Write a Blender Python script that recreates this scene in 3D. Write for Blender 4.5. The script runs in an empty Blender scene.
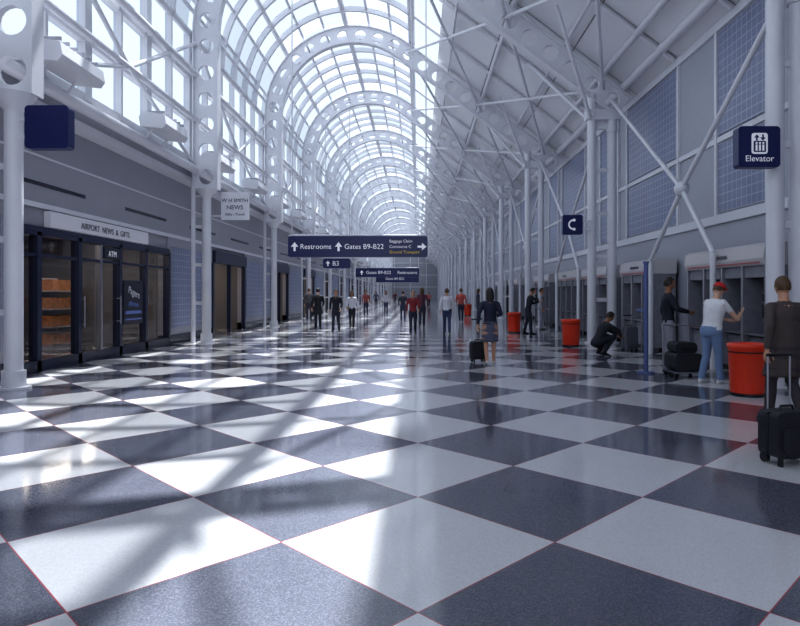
import bpy, math, random
from mathutils import Vector, Matrix, Quaternion
from mathutils.kdtree import KDTree
random.seed(7)
sc = bpy.context.scene
coll = sc.collection
pi = math.pi
CAMH = 1.57; F = 622.0; VX = 418.0; VY = 293.0
def gp(px, fy):
    D = F*CAMH/(fy-VY)
    return ((px-VX)/F*D, D)

# ------------------------------------------------------------ materials
def new_mat(name):
    m = bpy.data.materials.new(name); m.use_nodes = True
    return m, m.node_tree, m.node_tree.nodes['Principled BSDF']
def pm(name, col, rough=.5, metal=0., spec=.5, noise=0., nscale=6., emis=None, estr=0., coat=0.):
    m, nt, b = new_mat(name)
    b.inputs['Base Color'].default_value = (*col, 1)
    b.inputs['Roughness'].default_value = rough
    b.inputs['Metallic'].default_value = metal
    b.inputs['Specular IOR Level'].default_value = spec
    b.inputs['Coat Weight'].default_value = coat
    if noise > 0:
        tc = nt.nodes.new('ShaderNodeTexCoord')
        n = nt.nodes.new('ShaderNodeTexNoise'); n.inputs['Scale'].default_value = nscale
        n.inputs['Detail'].default_value = 4
        nt.links.new(tc.outputs['Object'], n.inputs['Vector'])
        r = nt.nodes.new('ShaderNodeMapRange')
        r.inputs['To Min'].default_value = 1-noise; r.inputs['To Max'].default_value = 1+noise
        nt.links.new(n.outputs['Fac'], r.inputs['Value'])
        v = nt.nodes.new('ShaderNodeVectorMath'); v.operation = 'SCALE'
        v.inputs[0].default_value = col
        nt.links.new(r.outputs[0], v.inputs['Scale'])
        nt.links.new(v.outputs[0], b.inputs['Base Color'])
    if emis:
        b.inputs['Emission Color'].default_value = (*emis, 1)
        b.inputs['Emission Strength'].default_value = estr
    return m

M_white = pm('white_painted_steel', (.70,.70,.75), .35, noise=.05, nscale=2)
M_steel2 = pm('grey_painted_steel', (.36,.36,.42), .4, noise=.06)
M_wall = pm('grey_wall_panel', (.33,.33,.38), .45, noise=.08, nscale=1.5)
M_trimd = pm('dark_trim', (.02,.022,.04), .3)
M_base = pm('dark_granite_base', (.03,.03,.05), .15)
M_navy = pm('navy_frame', (.02,.025,.06), .3)
M_ceil = pm('roof_panel', (.74,.74,.78), .5, noise=.05, nscale=1)
M_ceild = pm('roof_grille', (.30,.30,.34), .6)
M_sign = pm('sign_blue', (.012,.018,.10), .3)
M_signw = pm('sign_white', (.85,.85,.9), .5, emis=(.9,.9,1), estr=.15)
M_signg = pm('sign_grey', (.75,.75,.8), .5)
M_band = pm('sign_band_lit', (.45,.45,.5), .4, emis=(.8,.85,1), estr=.10)
M_signy = pm('sign_yellow', (.85,.6,.05), .5)
M_red = pm('bin_red_orange', (.75,.05,.015), .35)
M_stripe = pm('header_stripe', (.45,.12,.12), .4)
M_chrome = pm('brushed_metal', (.42,.42,.47), .35, metal=1)
M_black = pm('black_plastic', (.012,.012,.016), .35)
M_bag = pm('bag_fabric', (.02,.02,.028), .7, noise=.2, nscale=20)
M_kiosk = pm('phone_panel', (.24,.24,.28), .35, noise=.3, nscale=7)
M_kioskh = pm('phone_header', (.56,.53,.55), .45)
M_shelf = pm('shop_goods', (.45,.20,.09), .6, noise=.8, nscale=9)
M_shopw = pm('shop_interior', (.18,.175,.19), .7)
M_lamp = pm('shop_lamp', (1,.9,.8), .5, emis=(1,.86,.68), estr=13)
M_neon = pm('poster_blue', (.10,.13,.3), .4, emis=(.2,.35,1), estr=.08)

def math_node(nt, op, a, b=None):
    n = nt.nodes.new('ShaderNodeMath'); n.operation = op
    for i, x in enumerate((a, b)):
        if x is None: continue
        if isinstance(x, (int, float)): n.inputs[i].default_value = x
        else: nt.links.new(x, n.inputs[i])
    return n.outputs[0]
def mixc(nt, fac, a, b):
    n = nt.nodes.new('ShaderNodeMix'); n.data_type = 'RGBA'
    if isinstance(fac, (int,float)): n.inputs[0].default_value = fac
    else: nt.links.new(fac, n.inputs[0])
    for i, x in ((6,a),(7,b)):
        if isinstance(x, tuple): n.inputs[i].default_value = (*x,1)
        else: nt.links.new(x, n.inputs[i])
    return n.outputs[2]

def floor_mat():
    m, nt, b = new_mat('terrazzo_checker')
    g = nt.nodes.new('ShaderNodeNewGeometry')
    s = nt.nodes.new('ShaderNodeSeparateXYZ'); nt.links.new(g.outputs['Position'], s.inputs[0])
    X = s.outputs[0]; Y = math_node(nt,'SUBTRACT', s.outputs[1], 3.92)
    d2 = 2*.8635
    p = math_node(nt,'ADD', math_node(nt,'DIVIDE', math_node(nt,'ADD',X,Y), d2), 100.5)
    q = math_node(nt,'ADD', math_node(nt,'DIVIDE', math_node(nt,'SUBTRACT',X,Y), d2), 100.5)
    par = math_node(nt,'MODULO', math_node(nt,'ADD', math_node(nt,'FLOOR',p), math_node(nt,'FLOOR',q)), 2.0)
    def line(v):
        f = math_node(nt,'FRACT', v)
        dd = math_node(nt,'ABSOLUTE', math_node(nt,'SUBTRACT', f, .5))
        return math_node(nt,'GREATER_THAN', dd, .4968)
    ln = math_node(nt,'MAXIMUM', line(p), line(q))
    vo = nt.nodes.new('ShaderNodeTexVoronoi'); vo.inputs['Scale'].default_value = 140
    nt.links.new(g.outputs['Position'], vo.inputs['Vector'])
    bw = nt.nodes.new('ShaderNodeSeparateColor'); nt.links.new(vo.outputs['Color'], bw.inputs[0])
    sp = bw.outputs[0]
    n2 = nt.nodes.new('ShaderNodeTexNoise'); n2.inputs['Scale'].default_value = 1.3; n2.inputs['Detail'].default_value = 3
    nt.links.new(g.outputs['Position'], n2.inputs['Vector'])
    light = mixc(nt, sp, (.56,.555,.57), (.68,.67,.69))
    dk = math_node(nt,'POWER', sp, 2.0)
    dark = mixc(nt, dk, (.068,.073,.098), (.15,.155,.20))
    c = mixc(nt, par, light, dark)
    c = mixc(nt, math_node(nt,'MULTIPLY', n2.outputs['Fac'], .18), c, (.25,.25,.29))
    c = mixc(nt, math_node(nt,'MULTIPLY', ln, .85), c, (.38,.05,.06))
    nt.links.new(c, b.inputs['Base Color'])
    r = nt.nodes.new('ShaderNodeMapRange'); r.inputs['To Min'].default_value=.05; r.inputs['To Max'].default_value=.15
    nt.links.new(n2.outputs['Fac'], r.inputs['Value']); nt.links.new(r.outputs[0], b.inputs['Roughness'])
    b.inputs['Specular IOR Level'].default_value = .65
    return m
M_floor = floor_mat()

def tile_mat():
    m, nt, b = new_mat('blue_wall_tile')
    g = nt.nodes.new('ShaderNodeNewGeometry')
    s = nt.nodes.new('ShaderNodeSeparateXYZ'); nt.links.new(g.outputs['Position'], s.inputs[0])
    def line(v):
        f = math_node(nt,'FRACT', math_node(nt,'DIVIDE', math_node(nt,'ADD',v,50.0), .2))
        return math_node(nt,'LESS_THAN', f, .08)
    ln = math_node(nt,'MAXIMUM', line(s.outputs[1]), line(s.outputs[2]))
    n = nt.nodes.new('ShaderNodeTexNoise'); n.inputs['Scale'].default_value = 2
    nt.links.new(g.outputs['Position'], n.inputs['Vector'])
    base = mixc(nt, n.outputs['Fac'], (.17,.20,.31), (.24,.27,.41))
    nt.links.new(mixc(nt, ln, base, (.45,.45,.53)), b.inputs['Base Color'])
    b.inputs['Roughness'].default_value = .3
    return m
M_tile = tile_mat()

def glass_mat(name, tint, gl, frit=0.):
    m = bpy.data.materials.new(name); m.use_nodes = True
    nt = m.node_tree; nt.nodes.clear()
    o = nt.nodes.new('ShaderNodeOutputMaterial')
    t = nt.nodes.new('ShaderNodeBsdfTransparent'); t.inputs[0].default_value = (*tint,1)
    g = nt.nodes.new('ShaderNodeBsdfGlossy'); g.inputs['Roughness'].default_value = .03
    mx = nt.nodes.new('ShaderNodeMixShader'); mx.inputs[0].default_value = gl
    nt.links.new(t.outputs[0], mx.inputs[1]); nt.links.new(g.outputs[0], mx.inputs[2])
    out = mx.outputs[0]
    if frit:
        tr = nt.nodes.new('ShaderNodeBsdfTranslucent'); tr.inputs[0].default_value = (.30,.34,.39,1)
        m2 = nt.nodes.new('ShaderNodeMixShader'); m2.inputs[0].default_value = frit
        nt.links.new(out, m2.inputs[1]); nt.links.new(tr.outputs[0], m2.inputs[2]); out = m2.outputs[0]
    nt.links.new(out, o.inputs[0])
    return m
M_glass = glass_mat('clear_glass', (.82,.89,.95), .04)
M_frit = glass_mat('fritted_glass', (.74,.82,.90), .04, .62)
M_shopglass = glass_mat('shop_glass', (.68,.69,.73), .12)

# ------------------------------------------------------------ mesh builder
class B:
    def __init__(s): s.v=[]; s.f=[]; s.m=[]; s.s=[]
    def add(s, vs, fs, m=0, sm=False):
        o=len(s.v); s.v += [tuple(v) for v in vs]
        for f in fs: s.f.append([i+o for i in f]); s.m.append(m); s.s.append(sm)
    def box(s,x0,x1,y0,y1,z0,z1,m=0):
        vs=[(x,y,z) for x in (x0,x1) for y in (y0,y1) for z in (z0,z1)]
        s.add(vs,[(0,1,3,2),(4,6,7,5),(0,4,5,1),(2,3,7,6),(0,2,6,4),(1,5,7,3)],m)
    def rings(s, rings, m=0, sm=True, cap=True):
        n=len(rings[0]); vs=[p for r in rings for p in r]; fs=[]
        for i in range(len(rings)-1):
            for j in range(n):
                k=(j+1)%n; fs.append((i*n+j,i*n+k,(i+1)*n+k,(i+1)*n+j))
        s.add(vs,fs,m,sm)
        if cap:
            s.add(rings[0],[tuple(range(n))[::-1]],m); s.add(rings[-1],[tuple(range(n))],m)
    def cyl(s,p0,p1,r0,r1=None,n=12,m=0,cap=True):
        r1=r0 if r1 is None else r1
        p0=Vector(p0);p1=Vector(p1); d=(p1-p0).normalized()
        a=d.orthogonal().normalized(); b=d.cross(a)
        R=[[p+(a*math.cos(2*pi*i/n)+b*math.sin(2*pi*i/n))*r for i in range(n)] for p,r in ((p0,r0),(p1,r1))]
        s.rings(R,m,True,cap)
    def tube(s,pts,r,n=8,m=0):
        for i in range(len(pts)-1): s.cyl(pts[i],pts[i+1],r,n=n,m=m)
    def sph(s,c,rx,ry,rz,m=0,nu=14,nv=9):
        c=Vector(c); R=[]
        for i in range(nv+1):
            t=pi*(i/nv); t=min(max(t,.02),pi-.02)
            R.append([c+Vector((rx*math.sin(t)*math.cos(2*pi*j/nu),ry*math.sin(t)*math.sin(2*pi*j/nu),-rz*math.cos(t))) for j in range(nu)])
        s.rings(R,m)
    def rbox(s,cx,cz,w,h,rad,y0,y1,m=0,k=5):
        P=[]
        for ax,az,a0 in ((w/2-rad,h/2-rad,0),(-w/2+rad,h/2-rad,90),(-w/2+rad,-h/2+rad,180),(w/2-rad,-h/2+rad,270)):
            for i in range(k+1):
                a=math.radians(a0+90*i/k); P.append((cx+ax+rad*math.cos(a),cz+az+rad*math.sin(a)))
        s.rings([[(x,y0,z) for x,z in P],[(x,y1,z) for x,z in P]],m,False)
    def poly(s,pts,y0,y1,m=0):
        s.rings([[(x,y0,z) for x,z in pts],[(x,y1,z) for x,z in pts]],m,False)
    def mesh(s,name,mats):
        me=bpy.data.meshes.new(name); me.from_pydata(s.v,[],s.f)
        for m in mats: me.materials.append(m)
        me.polygons.foreach_set('material_index',s.m); me.polygons.foreach_set('use_smooth',s.s)
        me.update(); return me
    def obj(s,name,mats,parent=None,loc=(0,0,0),rz=0):
        return mkobj(name,s.mesh(name,mats),parent,loc,rz)
def mkobj(name,me,parent=None,loc=(0,0,0),rz=0):
    o=bpy.data.objects.new(name,me); coll.objects.link(o); o.location=loc; o.rotation_euler[2]=rz
    if parent: o.parent=parent
    return o
def empty(name,loc=(0,0,0),rz=0):
    o=mkobj(name,None,None,loc,rz); o.empty_display_size=.1; return o
def txt(s,x,y,z,size,mat,parent,rot=(pi/2,0,0),align='CENTER',name='lettering'):
    c=bpy.data.curves.new(name,'FONT'); c.body=s; c.size=size; c.align_x=align; c.extrude=.002
    c.materials.append(mat)
    o=bpy.data.objects.new(name,c); coll.objects.link(o); o.location=(x,y,z); o.rotation_euler=rot
    if parent: o.parent=parent
    return o

# ------------------------------------------------------------ shell
Y0=-7.8; BAY=9.1; NB=18; Y1=Y0+BAY*NB
CX,CZ,R=-2.9,9.7,3.73
A1=math.radians(53)
b=B(); b.box(-13,9,Y0,Y1,-.1,0); b.obj('floor',[M_floor])

L1=4.9; L2=R*(pi-A1); L3=(6.4+.66)/math.sin(A1)
def P(s,t):
    if s<L1: return (CX-R-t, 4.8+s)
    if s<L1+L2:
        a=pi-(s-L1)/R; return (CX+(R+t)*math.cos(a), CZ+(R+t)*math.sin(a))
    u=s-L1-L2; ca,sa=math.cos(A1),math.sin(A1)
    return (CX+(R+t)*ca+u*sa, CZ+(R+t)*sa-u*ca)
def frame_mesh():
    b=B(); LT=L1+L2+L3; NC=27; cl=LT/NC; hw=.36; N=16; hr=.245; th=.06
    for c in range(NC):
        s0=(c+.5)*cl
        O=[];H=[]
        for i in range(N):
            a=2*pi*i/N+pi/4; dx,dy=math.cos(a),math.sin(a); k=1/max(abs(dx),abs(dy))
            O.append((s0+dx*k*cl/2*.99999, dy*k*hw)); H.append((s0+dx*hr,dy*hr))
        for y,fl in ((-th,0),(th,1)):
            vs=[(lambda q:(q[0],y,q[1]))(P(*p)) for p in O+H]
            fs=[(i,(i+1)%N,N+(i+1)%N,N+i) for i in range(N)]
            if fl: fs=[f[::-1] for f in fs]
            b.add(vs,fs)
        vs=[(lambda q:(q[0],y,q[1]))(P(*p)) for y in (-th,th) for p in H]
        b.add(vs,[(i,(i+1)%N,N+(i+1)%N,N+i) for i in range(N)],0,True)
    n=60
    for t0,t1 in ((-hw-.035,-hw),(hw,hw+.035)):
        rr=[]
        for i in range(n+1):
            s=min(LT*i/n,LT-.0001)
            a=P(s,t0);c=P(s,t1)
            rr.append([(a[0],-.16,a[1]),(a[0],.16,a[1]),(c[0],.16,c[1]),(c[0],-.16,c[1])])
        b.rings(rr,0,False)
    x=CX-R
    b.cyl((x,0,.0),(x,0,4.85),.14,n=18)
    b.cyl((x,0,0),(x,0,.04),.26,n=18); b.cyl((x,0,.04),(x,0,.30),.18,n=18)
    b.cyl((x,0,4.55),(x,0,4.82),.14,.34,n=18)
    b.cyl((x-.42,0,0),(x-.42,0,5.1),.07,n=12)
    for z in (1.2,2.4,3.6): b.box(x-.42,x,-.02,.02,z,z+.1)
    return b.mesh('steel_arch',[M_white])
FM=frame_mesh()
FY=[Y0+BAY*i for i in range(NB+1)]
for y in FY: mkobj('steel_arch_frame',FM,loc=(0,y-(.2 if abs(y-10.4)<.1 else 0),0))
def zc(x): return 12.68-.754*(x+.66)
for y in FY:
    if abs(y-10.4)<.1: xs=(5.97,6.35)
    elif abs(y-19.5)<.1: xs=(5.45,6.08)
    else: xs=(5.05,5.65)
    b=B()
    for x in xs:
        b.cyl((x,0,0),(x,0,zc(x)-.3),.14,n=16); b.cyl((x,0,0),(x,0,.04),.22,n=16)
        b.cyl((x,0,zc(x)-1.0),(x,0,zc(x)-.85),.17,n=16)
    z=1.3
    while z<6.8:
        b.box(xs[0],xs[1],-.03,.03,z,z+.12); z+=1.35
    b.box(xs[0]-.2,xs[1]+.2,-.14,.14,zc(xs[1])-.62,zc(xs[1])-.3)
    for dy in (-2.2,2.2):
        b.cyl((xs[0],0,zc(xs[0])-1.2),(xs[0]-1.6,dy,zc(xs[0]-1.6)+.3),.06,n=8)
    col=b.obj('steel_column_pair',[M_white],loc=(0,y,0))
    if y<FY[-1]-1:
        b=B(); x=6.02 if abs(y-10.4)<.1 else (5.9 if abs(y-1.3)<.1 else 5.62)
        n=(0,3.8,3.95)
        b.tube([(0,.1,6.35),n,(0,5.7,2.4)],.055); b.tube([(0,BAY-.1,7.6),n],.055); b.tube([n,(0,2.3,2.4)],.055)
        b.sph(n,.17,.17,.17)
        b.cyl((0,2.3,2.4),(0,2.3,0),.06); b.cyl((0,5.7,2.4),(0,5.7,0),.06)
        b.obj('cross_brace',[M_white],col,loc=(x,0,0))

# ---- vault glazing bay
def glaz(k):
    b=B(); rg=R+.62
    NA=9; NS=6
    angs=[pi-(pi-A1)*i/NA for i in range(NA+1)]
    ys=[BAY*i/NS for i in range(NS+1)]
    pt=lambda a,r=rg:(CX+r*math.cos(a),CZ+r*math.sin(a))
    for i in range(NA):
        p,q=pt(angs[i]),pt(angs[i+1])
        for j in range(NS):
            clear = ((i*2+j*3+k)%5 in (0,)) or (i in (3,6) and j in (1,2,4))
            b.add([(p[0],ys[j],p[1]),(p[0],ys[j+1],p[1]),(q[0],ys[j+1],q[1]),(q[0],ys[j],q[1])],[(0,1,2,3)],1 if clear else 2)
    for i,a in enumerate(angs):
        p=pt(a,rg-.09); r=.11 if i%3==0 else .065
        b.cyl((p[0],0,p[1]),(p[0],BAY,p[1]),r,n=8)
    for y in ys[1:-1]:
        n=24; rr=[]
        for i in range(n+1):
            a=pi-(pi-A1)*i/n
            p,q=pt(a,rg-.22),pt(a,rg-.01)
            rr.append([(p[0],y-.07,p[1]),(p[0],y+.07,p[1]),(q[0],y+.07,q[1]),(q[0],y-.07,q[1])])
        b.rings(rr,0,False)
    xg=CX-rg; zs=[5.75,7.05,8.4,9.7]
    for i in range(3):
        for j in range(NS):
            b.add([(xg,ys[j],zs[i]),(xg,ys[j+1],zs[i]),(xg,ys[j+1],zs[i+1]),(xg,ys[j],zs[i+1])],[(0,1,2,3)],1)
    for j,y in enumerate(ys[:-1]): 
        w=.28 if j%2==0 else .09
        b.box(xg-.05,xg+.14,y-w/2,y+w/2,5.7,9.7)
    for z in zs[:-1]: b.box(xg-.05,xg+.12,0,BAY,z-.10,z+.10)
    return b.mesh('vault_glazing',[M_white,M_glass,M_frit])
G=[glaz(k) for k in (0,2,4)]
for i,y in enumerate(FY[:-1]): mkobj('skylight',G[i%3],loc=(0,y,0))

# ---- longitudinal pipes, roof bracing
def purl():
    b=B()
    for s,r in ((L1+.6,.07),(L1+L2*.33,.06),(L1+L2*.66,.06),(L1+L2+.2,.09),(L1+L2+2.2,.05),(L1+L2+4.2,.08),(L1+L2+6.2,.05),(L1+L2+7.7,.09)):
        p=P(s,.45); b.cyl((p[0],0,p[1]),(p[0],BAY,p[1]),r,n=8)
    def rp(u,t=.1): 
        q=P(L1+L2+u,t); return q
    for u0,u1 in ((.2,4.2),(4.2,8.0)):
        a,c=rp(u0),rp(u1)
        b.cyl((a[0],0,a[1]),(c[0],BAY,c[1]),.06,n=8); b.cyl((c[0],0,c[1]),(a[0],BAY,a[1]),.06,n=8)
    for j in range(2,6,2):
        y=BAY*j/6; a,c=rp(0,.5),rp(8.9,.5); r=.06
        b.cyl((a[0],y,a[1]),(c[0],y,c[1]),r,n=8)
    xp=-6.95
    for z,r in ((5.42,.13),(7.0,.08),(8.4,.10)): b.cyl((xp,0,z),(xp,BAY,z),r,n=12)
    b.cyl((xp,0,9.4),(xp,BAY/2,7.0),.06,n=8); b.cyl((xp,BAY/2,7.0),(xp,BAY,9.4),.06,n=8)
    b.cyl((xp,0,5.5),(xp,BAY/2,7.0),.05,n=8); b.cyl((xp,BAY/2,7.0),(xp,BAY,5.5),.05,n=8)
    b.cyl((6.42,0,8.0),(6.42,BAY,8.0),.13,n=12)
    return b.mesh('roof_bracing',[M_white])
PM=purl()
for y in FY[:-1]: mkobj('roof_bracing_pipes',PM,loc=(0,y,0))

# ---- ceiling (solid slope)
b=B(); q0=(CX+(R+.62)*math.cos(A1),CZ+(R+.62)*math.sin(A1))
def cq(u): return (q0[0]+u*math.sin(A1), q0[1]-u*math.cos(A1))
us=[0,1.5,4.0,6.5,9.1]
for y in FY[:-1]:
    for j in range(3):
        ya,yb=y+BAY*j/3,y+BAY*(j+1)/3
        for i in range(4):
            g=.02
            a,c=cq(us[i]+g),cq(us[i+1]-g)
            m=2 if i==0 else 0
            b.add([(a[0],ya+g,a[1]),(a[0],yb-g,a[1]),(c[0],yb-g,c[1]),(c[0],ya+g,c[1])],[(0,1,2,3)],m)
a,c=cq(1.5),cq(9.1)
b.add([(a[0],Y0,a[1]+.06),(a[0],Y1,a[1]+.06),(c[0],Y1,c[1]+.06),(c[0],Y0,c[1]+.06)],[(0,1,2,3)],1)
b.obj('ceiling',[M_ceil,M_ceild,M_glass])

# ---- right wall
b=B(); XW=6.9
b.box(XW,XW+.2,Y0,Y1,0,7.95,0)
b.box(XW-.06,XW,Y0,Y1,3.15,3.35,1); b.box(XW-.04,XW,Y0,Y1,0,.2,3); b.box(XW-.05,XW,Y0,Y1,5.0,5.12,1)
b.box(XW-.08,XW,Y0,Y1,7.55,7.75,1)
for y in FY[:-1]:
    o=y
    for ya,yb in ((1.8,3.9),(6.0,10.0)):
        for za,zb in ((3.4,4.95),(5.17,7.5)):
            b.box(XW-.03,XW,o+ya+.06,o+yb-.06,za,zb,2)
        b.box(XW-.07,XW,o+ya-.05,o+ya+.05,3.3,7.6,1); b.box(XW-.07,XW,o+yb-.05,o+yb+.05,3.3,7.6,1)
b.obj('wall_right',[pm('right_wall',(.40,.41,.47),.4,noise=.05),M_white,M_tile,M_base])

# ---- left wall
XL=-7.6
opens=[(11.6,18.9,2.8)]
y=23.0
while y<Y1-8: opens.append((y,y+4.2,2.7)); y+=BAY
opens=[(-6.8,-1.2,2.7),(2.0,7.6,2.7)]+opens
b=B()
b.box(XL-.3,XL,Y0,Y1,3.34,5.1,0)
b.box(XL-.3,CX-R-.55,Y0,Y1,5.1,5.22,1)
b.box(-7.45,-7.2,Y0,Y1,5.22,5.7,0)
yy=Y0
for a,c,h in opens:
    b.box(XL-.3,XL,yy,a,0,3.34,0); b.box(XL-.31,XL+.02,yy,a,0,.28,2); 
    if a-yy>1.5: b.box(XL,XL+.02,yy+.3,a-.3,.5,3.0,3)
    b.box(XL-.3,XL-.05,a,c,h,3.34,0)
    yy=c
b.box(XL-.3,XL,yy,Y1,0,3.34,0)
b.box(XL-.01,XL+.03,Y0,Y1,3.28,3.38,1)
b.box(XL-.01,XL+.02,Y0,Y1,4.3,4.34,1)
yy=Y0+1.2
while yy<Y1-4:
    b.box(XL,XL+.012,yy,yy+2.6,3.72,3.80,2); yy+=BAY/2
b.obj('wall_left',[M_wall,M_white,M_base,M_tile])
b=B()
b.box(-13,-12.8,Y0,Y1,0,3.4,0); b.box(-12.8,XL-.3,Y0,Y1,3.2,3.3,0)
for a,c,h in opens: 
    b.box(-12.8,XL-.3,a-.6,a-.5,0,3.2,0); b.box(-12.8,XL-.3,c+.5,c+.6,0,3.2,0)
b.obj('wall_shop_interior',[M_shopw])
for a,c,h in opens[2:]:
    b=B()
    for k in range(3):
        yk=a+.3+k*(c-a-.6)/2.6
        b.box(-10.6,-10.0,yk,yk+1.2,0,.1,0)
        for z in (.1,.6,1.1,1.6): b.box(-10.6,-10.0,yk,yk+1.2,z,z+.04,0); b.box(-10.5,-10.05,yk+.06,yk+1.1,z+.04,z+.34,1)
        b.box(-10.62,-10.58,yk,yk+1.2,0,2.0,0)
    b.obj('shop_shelf',[M_steel2,M_shelf])
    b=B(); b.box(-9.6,-9.3,a+.6,c-.6,3.12,3.18); b.obj('shop_ceiling_lamp',[M_lamp])
b=B(); b.box(-13,9,Y1,Y1+.2,0,14,0)
for x in (-6,-2,2): b.box(x,x+.15,Y1-.1,Y1,0,12,1)
for z in (3,6,9): b.box(-8,7,Y1-.1,Y1,z,z+.15,1)
b.obj('wall_far',[M_wall,M_white])

# storefront (near)
root=empty('storefront',(0,0,0))
b=B(); ms=[11.6,12.4,13.9,15.8,17.3,18.9]
for i,yv in enumerate(ms): b.box(XL-.12,XL+.06,yv-.07,yv+.07,0,2.8)
b.box(XL-.12,XL+.06,11.6,18.9,2.72,2.9); b.box(XL-.12,XL+.06,11.6,18.9,0,.22)
b.box(XL-.1,XL+.04,11.6,18.9,2.3,2.36)
b.obj('frame',[M_navy],root)
b=B()
for i in range(5): b.add([(XL-.03,ms[i],.1),(XL-.03,ms[i+1],.1),(XL-.03,ms[i+1],2.75),(XL-.03,ms[i],2.75)],[(0,1,2,3)])
b.obj('glass_panes',[M_shopglass],root)
b=B(); b.box(XL-.04,XL+.10,12.7,17.3,2.92,3.24); b.obj('sign_band',[M_band],root)
txt('AIRPORT  NEWS  &  GIFTS',XL+.11,15.0,3.0,.2,M_navy,root,(pi/2,0,pi/2))
b=B()
for yv in (14.0,14.75,15.7): b.cyl((XL+.1,yv,.8),(XL+.1,yv,1.5),.018,n=8); b.box(XL,XL+.1,yv-.01,yv+.01,.85,.88); b.box(XL,XL+.1,yv-.01,yv+.01,1.42,1.45)
b.box(XL-.08,XL+.05,14.8,14.9,.1,2.75)
b.obj('door_handles',[M_chrome],root)
b=B()
b.box(XL+.0,XL+.03,16.0,17.1,.75,1.9,0)
b.box(XL+.03,XL+.035,16.1,17.0,1.02,1.10,1); b.box(XL+.03,XL+.035,16.1,17.0,.86,.9,1)
p=b.obj('window_poster',[M_trimd,M_neon])
txt('Pagers',XL+.04,16.55,1.5,.26,M_signg,p,(pi/2,.25,pi/2)); txt('phones',XL+.04,16.55,1.22,.2,M_neon,p,(pi/2,.1,pi/2))
b=B(); b.box(XL-.02,XL+.065,14.95,15.72,2.40,2.68,0); o=b.obj('atm_sign',[M_trimd],root)
txt('ATM',XL+.075,15.33,2.46,.2,M_signw,root,(pi/2,0,pi/2))
for a,c,h in opens[3:]:
    b=B(); b.box(XL-.1,XL+.05,a-.08,a+.08,0,h); b.box(XL-.1,XL+.05,c-.08,c+.08,0,h); b.box(XL-.1,XL+.12,a,c,h,h+.45)
    b.box(XL-.1,XL+.05,(a+c)/2-.05,(a+c)/2+.05,0,h)
    b.obj('shop_entrance_frame',[M_navy])

# uplight fixtures on left clerestory ledge
for yv in (11.7,16.2,20.6,25.2,29.7,34.3,38.8,43.4):
    b=B(); 
    prof=[(-.30,-.16),(.26,-.22),(.34,-.1),(.30,.12),(-.2,.22),(-.34,.08)]
    b.rings([[(x,-.75,z) for x,z in prof],[(x,.75,z) for x,z in prof]],0,False)
    for k in range(6): b.box(-.2,.28,-.7+k*.25,-.66+k*.25,.16,.23,1)
    b.cyl((-.1,-.5,-.15),(-.3,-.5,-.45),.03); b.cyl((-.1,.5,-.15),(-.3,.5,-.45),.03)
    b.obj('wall_uplight',[M_white,M_steel2],loc=(-6.6,yv,5.88))

# ------------------------------------------------------------ signs
def arrow(b,cx,cz,s,y0,y1,m,right=False,down=False):
    pts=[(-.12,-.5),(.12,-.5),(.12,.0),(.42,-.02),(0,.5),(-.42,-.02),(-.12,.0)]
    if right: pts=[(z,-x) for x,z in pts]
    if down: pts=[(x,-z) for x,z in pts][::-1]
    b.poly([(cx+x*s,cz+z*s) for x,z in pts],y0,y1,m)
def blade(name,x,y,z,w,colx,body=True):
    root=empty(name,(x,y,z))
    b=B(); b.rbox(0,0,w,w*.98,.09*w,-.09,.09); b.obj('panel',[M_sign],root)
    b=B()
    s=1 if colx>x else -1
    for zz in (-.2,.2): b.box(min(s*w/2,colx-x),max(s*w/2,colx-x),-.03,.03,zz*w-.03,zz*w+.03)
    b.obj('bracket',[M_white],root)
    return root
r=blade('elevator_sign',5.55,10.2,3.95,.68,5.9)
b=B(); b.rbox(0,.05,.26,.34,.04,-.10,-.091,0); b.rbox(0,.0,.20,.18,.02,-.104,-.10,1)
for x in (-.055,0,.055): b.cyl((x,-.107,.055),(x,-.104,.055),.018,n=8,m=0); b.box(x-.016,x+.016,-.107,-.104,-.07,.03,0)
arrow(b,-.05,.145,.10,-.107,-.10,1); arrow(b,.05,.145,.10,-.107,-.10,1,down=True)
b.obj('pictogram',[M_signw,M_sign],r)
txt('Elevator',0,-.095,-.24,.14,M_signw,r)
blade('hanging_sign',-5.92,10.0,4.22,.70,-6.4)
r=blade('telephone_sign',4.78,19.3,3.68,.62,5.4)
b=B(); pts=[(.02+.14*math.cos(a),.14*math.sin(a)) for a in [math.radians(90+180*i/10) for i in range(11)]]
b.tube([(x,-.1,z) for x,z in pts],.025,m=0); b.sph((.04,-.1,.14),.05,.02,.045); b.sph((.04,-.1,-.14),.05,.02,.045)
b.obj('pictogram',[M_signw],r)

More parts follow.
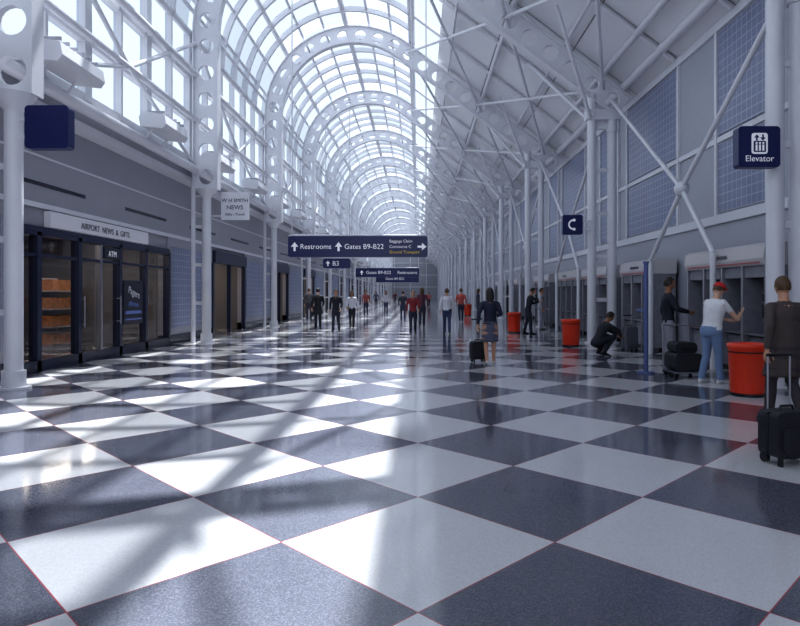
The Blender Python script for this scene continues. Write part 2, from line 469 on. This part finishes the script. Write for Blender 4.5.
def gantry(name,x0,x1,y,z0,z1,ztop,rows):
    root=empty(name,((x0+x1)/2,y,(z0+z1)/2)); w=x1-x0; h=z1-z0
    b=B(); b.rbox(0,0,w,h,.08,-.12,.12); b.obj('panel',[M_sign],root)
    b=B()
    for x in (-w/2+.1,w/2-.05): b.cyl((x,0,h/2),(x,0,ztop-(z0+z1)/2),.018,n=8)
    b.cyl((-w/2,0,h/2+.03),(w/2,0,h/2+.03),.03,n=8); b.obj('hanger_rods',[M_white],root)
    for kind,x,z,s,mat in rows:
        if kind in('^','>'):
            b=B(); arrow(b,x,z,s,-.128,-.12,0,right=kind=='>'); b.obj('arrow',[mat],root)
        else: txt(kind,x,-.125,z,s,mat,root,align='LEFT')
    return root
gantry('overhead_direction_sign',-4.05,.30,19.5,2.69,3.34,11.0,
  [('^',-1.97,.0,.28,M_signw),('Restrooms',-1.80,-.07,.22,M_signw),('^',-.60,.0,.28,M_signw),('Gates B9-B22',-.42,-.07,.22,M_signw),
   ('Baggage Claim',.98,.13,.125,M_signw),('Concourse C',.98,-.04,.125,M_signw),('Ground Transport',.98,-.21,.125,M_signy),('>',2.0,.0,.28,M_signw)] )
gantry('overhead_gate_sign',-4.35,-3.1,28.6,2.7,3.15,10,[('B3',-.2,-.1,.3,M_signw),('^',-.4,0,.25,M_signw)])
gantry('overhead_direction_sign',-5.6,.1,55.9,3.0,3.8,11,[('^',-2.3,0,.4,M_signw),('Gates B9-B22',-1.9,-.12,.4,M_signw),('Restrooms',.9,-.12,.4,M_signw)])
gantry('overhead_direction_sign',-5.6,.1,83.2,3.0,3.9,11,[('Gates B9-B22',-1.6,-.12,.45,M_signw)])
r=empty('shop_blade_sign',(-6.05,20.6,4.45))
b=B(); b.box(-.46,.46,-.05,.05,-.46,.46); b.obj('panel',[pm('sign_panel_white',(.75,.75,.80),.4)],r)
b=B(); b.box(-1.4,-.46,-.02,.02,.3,.36); b.box(-1.4,-.46,-.02,.02,-.36,-.3); b.obj('bracket',[M_white],r)
txt('W H SMITH',0,-.06,.12,.17,M_navy,r); txt('NEWS',0,-.06,-.12,.2,M_navy,r); txt('Gifts - Travel',0,-.06,-.32,.12,M_navy,r)

# ------------------------------------------------------------ phone banks
def phone_bank(y0,y1):
    root=empty('telephone_bank',(6.3,y0,0)); L=y1-y0; n=max(3,int(L/.8)); w=L/n
    b=B()
    b.box(.30,.5,0,L,.0,2.15,0)
    b.box(.02,.30,0,L,.12,.74,0); b.box(-.06,.30,0,L,1.86,2.1,0)
    prof=[(-.12,2.08),(-.16,2.2),(-.13,2.42),(-.05,2.48),(.5,2.48),(.5,2.08)]
    b.rings([[(x,-.05,z) for x,z in prof],[(x,L+.05,z) for x,z in prof]],1,False)
    b.box(-.158,-.15,.1,L-.1,2.115,2.14,3)
    for k in range(n+1):
        yk=k*w; pr=[(.32,.12),(-.04,.12),(-.1,.75),(-.1,1.75),(-.08,2.1),(.32,2.1)]
        b.rings([[(x,yk-.03,z) for x,z in pr],[(x,yk+.03,z) for x,z in pr]],0,False)
        b.cyl((-.1,yk,0),(-.1,yk,2.1),.025,m=2,n=8)
    for k in range(n):
        yc=(k+.5)*w
        b.box(-.08,.3,yc-w/2+.03,yc+w/2-.03,.78,.82,2)
        b.box(.16,.3,yc-.16,yc+.16,1.0,1.6,2); b.box(.14,.17,yc-.12,yc+.12,1.42,1.55,4); b.box(.14,.17,yc-.02,yc+.13,1.1,1.36,4)
        b.cyl((.12,yc-.1,1.12),(.12,yc-.1,1.36),.018,m=4,n=8); b.sph((.1,yc-.1,1.11),.035,.03,.03,4,8,5); b.sph((.1,yc-.1,1.37),.035,.03,.03,4,8,5)
        b.tube([(.12,yc-.1,1.1),(.06,yc-.08,.95),(.1,yc,.88),(.15,yc+.05,1.0)],.008,6,4)
    b.box(.05,.5,0,L,0,.12,4)
    b.obj('booths',[M_kiosk,M_kioskh,M_chrome,M_stripe,M_black],root)
    txt('telephones',-.17,L/2,2.24,.16,M_navy,root,(pi/2,0,-pi/2))
for a,c in ((1.8,5.0),(11.1,14.3),(16.4,18.9),(20.4,23.4),(24.2,27.9),(29.4,33),(38.5,42.5),(47.6,52)): phone_bank(a,c)

# bins
def bin_(px,fy,name='trash_bin'):
    x,y=gp(px,fy)
    b=B(); n=24
    prof=[(.23,0),(.24,.03),(.27,.72),(.285,.74),(.285,.79),(.26,.80),(.2,.80),(.19,.70)]
    rr=[[(r*math.cos(2*pi*i/n),r*math.sin(2*pi*i/n),z) for i in range(n)] for r,z in prof]
    b.rings(rr,0,True,False); b.add(rr[0],[tuple(range(n))]); b.add([(p[0],p[1],.7) for p in rr[-1]],[tuple(range(n))],1)
    b.cyl((0,0,0),(0,0,.05),.25,n=n,m=1); b.cyl((0,0,.66),(0,0,.68),.274,n=n,m=1)
    b.obj(name,[M_red,M_black],loc=(x,y+.25,0))
bin_(756,398); bin_(573,347); bin_(515,333); bin_(468,316)
x,y=gp(646,373)
b=B(); b.cyl((0,0,0),(0,0,2.15),.045,n=14); b.cyl((0,0,0),(0,0,.03),.17,n=20); b.cyl((0,0,2.15),(0,0,2.19),.06,n=14); b.box(-.03,.03,-.02,.45,1.2,1.25)
b.obj('barrier_post',[pm('post_blue',(.10,.13,.30),.3)],loc=(x,y,0))

# ------------------------------------------------------------ luggage
def suitcase(name,x,y,rz=0,w=.38,h=.55,d=.22,handle=.45,mat=None,tilt=0):
    root=empty(name,(x,y,0),rz); root.rotation_euler[0]=tilt
    b=B(); b.rbox(0,.07+h/2,w,h,.06,-d/2,d/2,0); b.rbox(0,.07+h*.4,w*.8,h*.5,.04,-d/2-.035,-d/2,0)
    b.box(-w/2-.004,w/2+.004,-.01,.01,.1,.06+h,1)
    b.obj('case',[mat or M_bag,M_black],root)
    b=B()
    for s in (-1,1):
        b.cyl((s*.12,d/2-.03,h),(s*.12,d/2-.03,h+.07+handle),.009,n=8)
        b.cyl((s*(w/2-.05)-.02,d/2-.03,.045),(s*(w/2-.05)+.02,d/2-.03,.045),.045,n=14,m=1)
        b.box(s*(w/2-.05)-.015,s*(w/2-.05)+.015,-d/2,-d/2+.04,0,.08,1)
    b.cyl((-.13,d/2-.03,h+.07+handle),(.13,d/2-.03,h+.07+handle),.016,n=8,m=1)
    b.tube([(-.08,0,h+.07),(-.06,0,h+.11),(.06,0,h+.11),(.08,0,h+.07)],.012,6,1)
    b.obj('handle_and_wheels',[M_chrome,M_black],root)
x,y=gp(478,362); suitcase('rolling_suitcase',x,y,.2,w=.34,h=.40,d=.24,handle=.5)
x,y=gp(683,377)
root=empty('luggage_cart',(x,y,0))
b=B(); b.box(-.28,.28,-.3,.3,.1,.13); b.tube([(-.25,.3,.1),(-.25,.34,.95),(.25,.34,.95),(.25,.3,.1)],.014,8)
for sx in (-.23,.23):
    for sy in (-.24,.24): b.cyl((sx-.02,sy,.05),(sx+.02,sy,.05),.05,n=12,m=1)
b.obj('cart',[M_chrome,M_black],root)
b=B(); b.rbox(0,.30,.5,.32,.08,-.28,.25,0); b.rbox(-.02,.56,.4,.2,.08,-.2,.2,0); b.tube([(-.15,-.1,.44),(-.1,-.22,.56),(.1,-.22,.56),(.15,-.1,.44)],.014,6,0)
b.obj('duffel_bags',[M_bag],root)

# ------------------------------------------------------------ people
def cloth(c,rough=.8): 
    return pm('cloth',c,rough,noise=.15,nscale=14)
SK=[pm('skin_a',(.55,.30,.20),.5),pm('skin_b',(.30,.14,.08),.5),pm('skin_c',(.62,.38,.28),.5)]
HR=[pm('hair_dark',(.02,.014,.012),.5),pm('hair_brown',(.09,.045,.02),.5),pm('hair_grey',(.35,.33,.32),.5)]
M_shoe=pm('shoe_black',(.015,.014,.016),.35); M_shoew=pm('shoe_white',(.6,.6,.62),.5)
M_eye=pm('eye_white',(.8,.8,.8),.2); M_lip=pm('lips',(.4,.14,.11),.5)
def hand_mesh(side):
    b=B()
    rr=[]
    for z,w,t in ((.01,.024,.019),(-.02,.03,.018),(-.05,.040,.017),(-.085,.042,.014),(-.095,.036,.010)):
        rr.append([(w*math.cos(2*pi*i/12),t*math.sin(2*pi*i/12),z) for i in range(12)])
    b.rings(rr)
    for k,(x,l) in enumerate(((-.031,.058),(-.011,.074),(.011,.080),(.031,.070))):
        p=Vector((x*side,0,-.085)); ang=.15; r=.0088
        for j,f in enumerate((.45,.32,.25)):
            q=p+Vector((x*side*.12,math.sin(ang)*l*f,-math.cos(ang)*l*f)); b.cyl(p,q,r,r*.9,n=8); b.sph(q,r*.9,r*.9,r*.9,0,8,5); p=q; ang+=.4; r*=.9
    p=Vector((.030*side,.004,-.028)); 
    for d,l,r in (((.6*side,.45,-.7),.04,.012),((.35*side,.4,-.85),.032,.010),((.1*side,.35,-.93),.025,.009)):
        q=p+Vector(d).normalized()*l; b.cyl(p,q,r,r*.9,n=8); b.sph(q,r*.9,r*.9,r*.9,0,8,5); p=q
    return b
HM={}
def head_part(skin,hair,style,capmat=None):
    b=B(); nu,nv=24,18; RX,RY,RZ=.076,.097,.122; rr=[]
    for i in range(nv+1):
        t=min(max(pi*i/nv,.03),pi-.03); zz=-math.cos(t); row=[]
        for j in range(nu):
            a=2*pi*j/nu; x=math.sin(t)*math.cos(a); y=math.sin(t)*math.sin(a)
            jw=1-.22*max(0,-zz-.1); sx=RX*x*jw; sy=RY*y*(1 if y>0 else 1.05)
            if zz<-.3 and y<0: sy*=1-.5*(-zz-.3)
            if y>.6 and abs(x)<.45:
                sy+= .010*math.exp(-((zz-.25)/.12)**2) - .012*math.exp(-((zz-.05)/.1)**2)*math.exp(-((abs(x)-.32)/.14)**2)+.010*math.exp(-((zz+.75)/.15)**2)
            row.append((sx,sy,RZ*zz))
        rr.append(row)
    b.rings(rr,0)
    b.rings([[(-.007,.088,.022),(.007,.088,.022),(.0,.098,.024)],[(-.014,.090,-.026),(.014,.090,-.026),(0,.119,-.022)],[(-.012,.088,-.034),(.012,.088,-.034),(0,.103,-.034)]],0)
    b.sph((0,.089,-.055),.024,.008,.006,2,10,5); b.sph((0,.087,-.064),.020,.008,.005,2,10,5)
    for s in (-1,1):
        b.sph((s*.030,.080,.006),.013,.009,.006,3,10,6); b.sph((s*.030,.087,.006),.0055,.004,.0055,4,8,5)
        b.sph((s*.079,-.008,-.004),.009,.019,.031,0,8,6)
        b.box(s*.030-.016,s*.030+.016,.088,.093,.026,.031,1)
    rows=[]
    for i in range(nv+1):
        t=min(max(pi*i/nv,.03),pi-.03); zz=-math.cos(t)
        rows.append([((RX+.012)*math.sin(t)*math.cos(2*pi*j/nu),(RY+.012)*math.sin(t)*math.sin(2*pi*j/nu)-.004,(RZ+.010)*zz+.004) for j in range(nu)])
    low=-.04 if style!='long' else -.11
    for i in range(nv):
        for j in range(nu):
            k=(j+1)%nu; q=[rows[i][j],rows[i][k],rows[i+1][k],rows[i+1][j]]
            cy=sum(p[1] for p in q)/4; cz=sum(p[2] for p in q)/4
            lim=.055+ (cy-.02)*.25 if cy>.02 else (low if cy<-.02 else (-.01 if style!='long' else -.09))
            if cz>lim: b.add(q,[(0,1,2,3)],1,True)
    if style=='long':
        R2=[]
        for z,rx,ry,cy in ((.03,.085,.06,-.05),(-.06,.095,.055,-.055),(-.14,.095,.05,-.06),(-.2,.07,.04,-.06)):
            R2.append([(rx*math.cos(2*pi*j/16),cy+ry*math.sin(2*pi*j/16),z) for j in range(16)])
        b.rings(R2,1)
    mats=[skin,hair,M_lip,M_eye,M_black]
    if style=='cap':
        mats.append(capmat); R2=[]
        for t in range(9):
            a=t/8*pi/2; R2.append([((RX+.02)*math.cos(a)*math.cos(2*pi*j/20),(RY+.02)*math.cos(a)*math.sin(2*pi*j/20),.045+.098*math.sin(a)) for j in range(20)])
        R2[-1]=[(x*1.0+1e-4*math.cos(j),y,z) for j,(x,y,z) in enumerate(R2[-1])]
        b.rings(R2,5)
        br=[(-.07,.08),(-.06,.15),(0,.185),(.06,.15),(.07,.08)]
        b.rings([[(x,y,.045) for x,y in br],[(x,y,.057) for x,y in br]],5,False)
    return b,mats

POSES={
'stand':dict(pel=(0,0,.93),lean=.0,kR=(.10,.02,.50),aR=(.11,-.01,.08),kL=(-.10,.02,.50),aL=(-.11,.0,.08),eR=(.26,-.03,1.16),wR=(.26,.07,.91),eL=(-.26,-.03,1.16),wL=(-.26,.07,.91)),
'walk':dict(pel=(0,0,.91),lean=.04,kR=(.09,.18,.51),aR=(.09,.28,.09),kL=(-.09,-.02,.48),aL=(-.09,-.30,.15),eR=(.25,-.13,1.18),wR=(.26,-.12,.92),eL=(-.25,.05,1.17),wL=(-.23,.24,.99)),
'walk2':dict(pel=(0,0,.92),lean=.03,kR=(.09,.0,.49),aR=(.09,-.2,.12),kL=(-.09,.13,.51),aL=(-.09,.18,.085),eR=(.25,.03,1.17),wR=(.22,.2,1.0),eL=(-.25,-.1,1.18),wL=(-.27,-.08,.92)),
'pull':dict(pel=(0,0,.92),lean=.03,kR=(.09,.06,.50),aR=(.09,.06,.08),kL=(-.09,.06,.49),aL=(-.09,-.12,.10),eR=(.25,-.02,1.17),wR=(.20,.18,1.12),eL=(-.27,-.1,1.18),wL=(-.30,-.18,.93)),
'phone':dict(pel=(0,-.04,.92),lean=.20,kR=(.11,.02,.50),aR=(.12,.04,.08),kL=(-.10,-.04,.49),aL=(-.12,-.14,.08),eR=(.30,.24,1.22),wR=(.13,.22,1.50),eL=(-.26,.26,1.16),wL=(-.15,.46,1.22),hp=.25),
'crouch':dict(pel=(0,-.10,.34),lean=.5,kR=(.14,.31,.48),aR=(.13,.04,.12),kL=(-.14,.31,.48),aL=(-.13,.04,.12),eR=(.24,.38,.62),wR=(.10,.50,.50),eL=(-.24,.38,.62),wL=(-.08,.52,.52),hp=.1),
}
def human(name,x,y,yaw,pose,H=1.75,skin=0,hair=0,style='short',top=(.1,.1,.1),bot=(.03,.03,.05),kind='pants',sleeve='long',shoe=None,vox=.014,bulk=1.,cap=None,coat=False,over=None,female=False):
    p=dict(POSES[pose]); 
    if over: p.update(over)
    V=Vector
    root=empty(name,(x,y,0),yaw); root.scale=(H/1.75,)*3
    pel=V(p['pel']); ln=p['lean']; up=V((0,math.sin(ln),math.cos(ln))); fw=V((0,math.cos(ln),-math.sin(ln))); rt=V((1,0,0))
    b=B(); tags=[]
    def rings(rr,tag): 
        n0=len(b.v); b.rings(rr); tags.extend([tag]*(len(b.v)-n0))
    def ell(c,u,v): return [c+u*math.cos(2*pi*i/18)+v*math.sin(2*pi*i/18) for i in range(18)]
    def limb(pts,tagf):
        for i in range(len(pts)-1):
            (a,ra),(c,rc)=pts[i],pts[i+1]; n=max(2,int((c-a).length/.03)); d=(c-a).normalized(); o=d.orthogonal().normalized(); q=d.cross(o)
            tg=tagf(i)
            rr=[ell(a-d*ra*.7,o*ra*.5,q*ra*.5)]+[ell(a.lerp(c,k/n),o*(ra+(rc-ra)*k/n),q*(ra+(rc-ra)*k/n)) for k in range(n+1)]+[ell(c+d*rc*.7,o*rc*.5,q*rc*.5)]
            rings(rr,tg)
    sh=.92 if female else 1.0
    T=[(-.12,.10,.085),(-.08,.155,.11),(-.02,.172,.122),(.03,.168,.118),(.08,.152,.108),(.15,.142,.10),(.22,.146,.104),(.30,.160,.115),(.38,.172,.122),(.44,.176,.115),(.49,.165,.095),(.53,.12,.078),(.56,.075,.065)]
    k=bulk
    rr=[ell(pel+up*t,rt*a*k*(sh if t>.25 else 1),fw*c*k*(1.08 if bulk>1.05 and t<.3 else 1)) for t,a,c in T]
    rings(rr[:4],'bot'); rings(rr[3:],'top')
    rings([ell(pel+up*t+fw*(.01*(t-.5)*10),rt*a,fw*a*1.05) for t,a in ((.50,.066),(.56,.060),(.60,.056),(.66,.056),(.70,.05))],'skin')
    S={s:pel+up*.485+rt*(m*.182*sh) for s,m in (('R',1),('L',-1))}
    tk=.008 if sleeve=='long' else .0
    for s,m in (('R',1),('L',-1)):
        e,w=V(p['e'+s]),V(p['w'+s]); sp=S[s]
        limb([(pel+up*.49+rt*m*.09,.062),(sp,.062*k)],lambda i:'top')
        mid=sp.lerp(e,.5)
        limb([(sp,.060+tk),(mid,.052+tk),(e,.043+tk)],lambda i:'top' if (sleeve=='long' or i==0) else 'skin')
        m2=e.lerp(w,.35)
        limb([(e,.043+tk),(m2,.042+tk),(w,.028+tk*1.3)],lambda i:'top' if sleeve=='long' else 'skin')
        limb([(w,.026),(w+(w-e).normalized()*.02,.024)],lambda i:'skin')
        h,kn,an=pel+V((m*.088,0,-.0)),V(p['k'+s]),V(p['a'+s])
        tg=lambda i:'bot' if kind=='pants' else 'skin'
        pk=.010 if kind=='pants' else 0
        mm=h.lerp(kn,.5); c1=kn.lerp(an,.35)+V((0,-.012,0))
        limb([(h,.092*k),(mm,.078+pk),(kn,.056+pk)],tg)
        limb([(kn,.056+pk),(c1,.054+pk),(an,.036+pk*2.2)],tg)
        ft=0 if an.z<.1 else -min(.9,(an.z-.08)*6)
        if pose=='walk' and s=='R': ft=.25
        fd=V((m*.12,math.cos(ft),math.sin(ft))).normalized(); fu=V((0,-math.sin(ft),math.cos(ft))); fr=fd.cross(fu).normalized()
        base=an-fu*.045
        rr=[ell(base+fd*t+fu*(hh-.04),fr*w_,fu*hh) for t,w_,hh in ((-.075,.02,.02),(-.06,.034,.036),(0,.038,.045),(.06,.042,.038),(.12,.047,.030),(.17,.043,.022),(.20,.025,.014))]
        rings(rr,'shoe')
        limb([(an,.036),(an-fu*.03,.036)],lambda i:'shoe' if kind=='pants' else 'skin')
    if kind=='skirt':
        kz=(V(p['kR'])+V(p['kL']))*.5
        rr=[ell(pel.lerp(kz,t)+up*.03*(1-t),rt*a,fw*c) for t,a,c in ((-.05,.165,.12),(.1,.182,.135),(.35,.195,.15),(.65,.20,.16),(.9,.205,.17),(.95,.19,.16))]
        rings(rr,'bot')
    if coat:
        kz=(V(p['kR'])+V(p['kL']))*.5
        rr=[ell(pel+up*.3,rt*.18,fw*.13)]+[ell(pel.lerp(kz,t),rt*a,fw*c) for t,a,c in ((-.1,.18,.135),(.1,.195,.15),(.4,.21,.165),(.8,.23,.19),(.84,.21,.17))]
        rings(rr,'top')
    me=b.mesh('tmp',[]); ob=mkobj('tmp',me)
    kd=KDTree(len(b.v))
    for i,v in enumerate(b.v): kd.insert(v,i)
    kd.balance()
    md=ob.modifiers.new('r','REMESH'); md.mode='VOXEL'; md.voxel_size=vox; md.use_smooth_shade=True
    sm=ob.modifiers.new('s','SMOOTH'); sm.factor=.5; sm.iterations=3
    dg=bpy.context.evaluated_depsgraph_get()
    nm=bpy.data.meshes.new_from_object(ob.evaluated_get(dg)); 
    bpy.data.objects.remove(ob); nm.name='body'
    nm.materials.clear()
    order=['top','bot','skin','shoe']; sk=SK[skin]
    for m_ in (cloth(top),cloth(bot),sk,shoe or M_shoe): nm.materials.append(m_)
    idx=[]
    for pl in nm.polygons:
        idx.append(order.index(tags[kd.find(pl.center)[1]]))
    nm.polygons.foreach_set('material_index',idx); nm.polygons.foreach_set('use_smooth',[True]*len(idx)); nm.update()
    mkobj('body',nm,root)
    hb,hm=head_part(sk,HR[hair],style,cap)
    ho=hb.obj('head',hm,root,loc=pel+up*.735+fw*.03); ho.rotation_euler=(-(ln*.6+p.get('hp',0)),0,p.get('hy',0))
    for s,m in (('R',1),('L',-1)):
        e,w=V(p['e'+s]),V(p['w'+s])
        key=(m,skin)
        if key not in HM: HM[key]=hand_mesh(-m).mesh('hand',[sk])
        o=mkobj('hand_'+s.lower(),HM[key],root,loc=w+(w-e).normalized()*.015)
        q=V((0,0,-1)).rotation_difference((w-e).normalized()); o.rotation_mode='QUATERNION'
        o.rotation_quaternion=q@Quaternion((0,0,1),m*1.3)
    return root

def at(px,fy): return gp(px,fy)
x,y=at(490,364); human('woman_with_rolling_suitcase',x,y,0,'pull',1.66,hair=0,style='long',top=(.02,.022,.05),bot=(.10,.11,.17),kind='skirt',female=True,shoe=M_shoew,vox=.012)
x,y=at(713,383); human('man_in_red_cap',x,y,-1.2,'phone',1.74,skin=2,hair=1,style='cap',cap=pm('cap_red',(.6,.03,.03),.6),top=(.72,.72,.75),bot=(.18,.26,.42),sleeve='short',shoe=M_shoew,bulk=1.22,vox=.012,
   over=dict(eR=(.26,.28,1.12),wR=(.16,.48,1.22),eL=(-.27,.22,1.14),wL=(-.14,.44,1.10)))
x,y=at(668,373); human('man_in_dark_suit',x,y,-1.7,'stand',1.84,skin=1,hair=0,top=(.015,.015,.03),bot=(.30,.29,.34),coat=False,vox=.012,over=dict(eR=(.3,.08,1.2),wR=(.2,.3,1.15)))
x,y=at(785,424); human('walker_in_brown_coat',x,y,.05,'walk2',1.74,hair=1,top=(.08,.06,.06),bot=(.05,.04,.05),coat=True,vox=.011)
x,y=at(784,466); suitcase('travel_bag',x+.08,y+.1,.2,w=.40,h=.42,d=.24,handle=.5)
x,y=at(600,356); human('crouching_man',x,y,-1.35,'crouch',1.76,skin=1,top=(.02,.02,.03),bot=(.02,.02,.035),vox=.013)
x,y=at(620,353); suitcase('upright_suitcase',x+.35,y+.3,.3,w=.36,h=.6,d=.25,handle=.3,mat=pm('bag_grey',(.10,.10,.13),.6))
x,y=at(529,334); human('man_at_telephone',x,y,-1.4,'phone',1.76,top=(.02,.02,.03),bot=(.03,.03,.05),vox=.018)
x,y=at(541,330); human('man_at_telephone',x,y,-1.8,'stand',1.74,top=(.4,.4,.45),bot=(.3,.3,.36),vox=.018)
x,y=at(447,334); human('man_in_white_shirt',x,y,0,'walk2',1.72,hair=1,top=(.7,.68,.72),bot=(.06,.08,.16),vox=.017,bulk=1.1)
cr=[(413,334,pi,'walk',(.25,.03,.04),(.03,.03,.06)),(422,327,0,'walk',(.10,.03,.05),(.04,.04,.07)),
(318,329,.2,'walk2',(.015,.015,.02),(.02,.02,.03)),(336,332,pi,'walk',(.02,.02,.03),(.03,.03,.05)),(352,328,pi,'walk2',(.6,.6,.66),(.02,.02,.03)),
(309,320,.1,'stand',(.1,.1,.12),(.05,.05,.07)),(366,316,pi,'walk',(.3,.08,.08),(.05,.05,.08)),(386,315,pi,'walk2',(.55,.55,.6),(.04,.05,.10)),(403,321,0,'stand',(.04,.04,.06),(.04,.05,.10)),
(461,322,0,'walk',(.5,.1,.08),(.04,.04,.07)),
(376,307,pi,'stand',(.1,.1,.15),(.05,.05,.08)),(395,305,0,'stand',(.1,.04,.04),(.05,.05,.08)),(429,307,0,'walk',(.4,.1,.1),(.05,.05,.08)),(478,318,-1.5,'stand',(.05,.05,.08),(.05,.05,.08))]
for i,(px,fy,yw,ps,tp,bt) in enumerate(cr):
    x,y=at(px,fy); fem=i%3==1
    human('pedestrian',x,y,yw,ps,1.70+.05*((i*7)%4-1),skin=i%3,hair=i%2,style='long' if fem else 'short',top=tp,bot=bt,female=fem,vox=.022 if fy>325 else .03)

# ------------------------------------------------------------ light
w=bpy.data.worlds.new('World'); sc.world=w; w.use_nodes=True
bg=w.node_tree.nodes['Background']; bg.inputs[0].default_value=(.84,.91,1.0,1); bg.inputs[1].default_value=1.15
s=bpy.data.lights.new('sun','SUN'); s.energy=12; s.angle=.018; s.color=(1,.96,.91)
so=bpy.data.objects.new('sun',s); coll.objects.link(so)
d=Vector((-.10,-.45,-1)).normalized()
so.rotation_euler=d.to_track_quat('-Z','Y').to_euler(); so.location=(0,30,30)

cam=bpy.data.cameras.new('camera'); co=bpy.data.objects.new('camera',cam); coll.objects.link(co)
co.location=(0,0,CAMH); co.rotation_euler=(pi/2,0,0)
cam.sensor_width=36; cam.lens=F/800*36; cam.shift_x=-(VX-400)/800; cam.shift_y=-(313-VY)/800
cam.clip_end=500
sc.camera=co
sc.view_settings.view_transform='Standard'
try: sc.view_settings.look='Medium High Contrast'
except Exception as e: print('look', e)
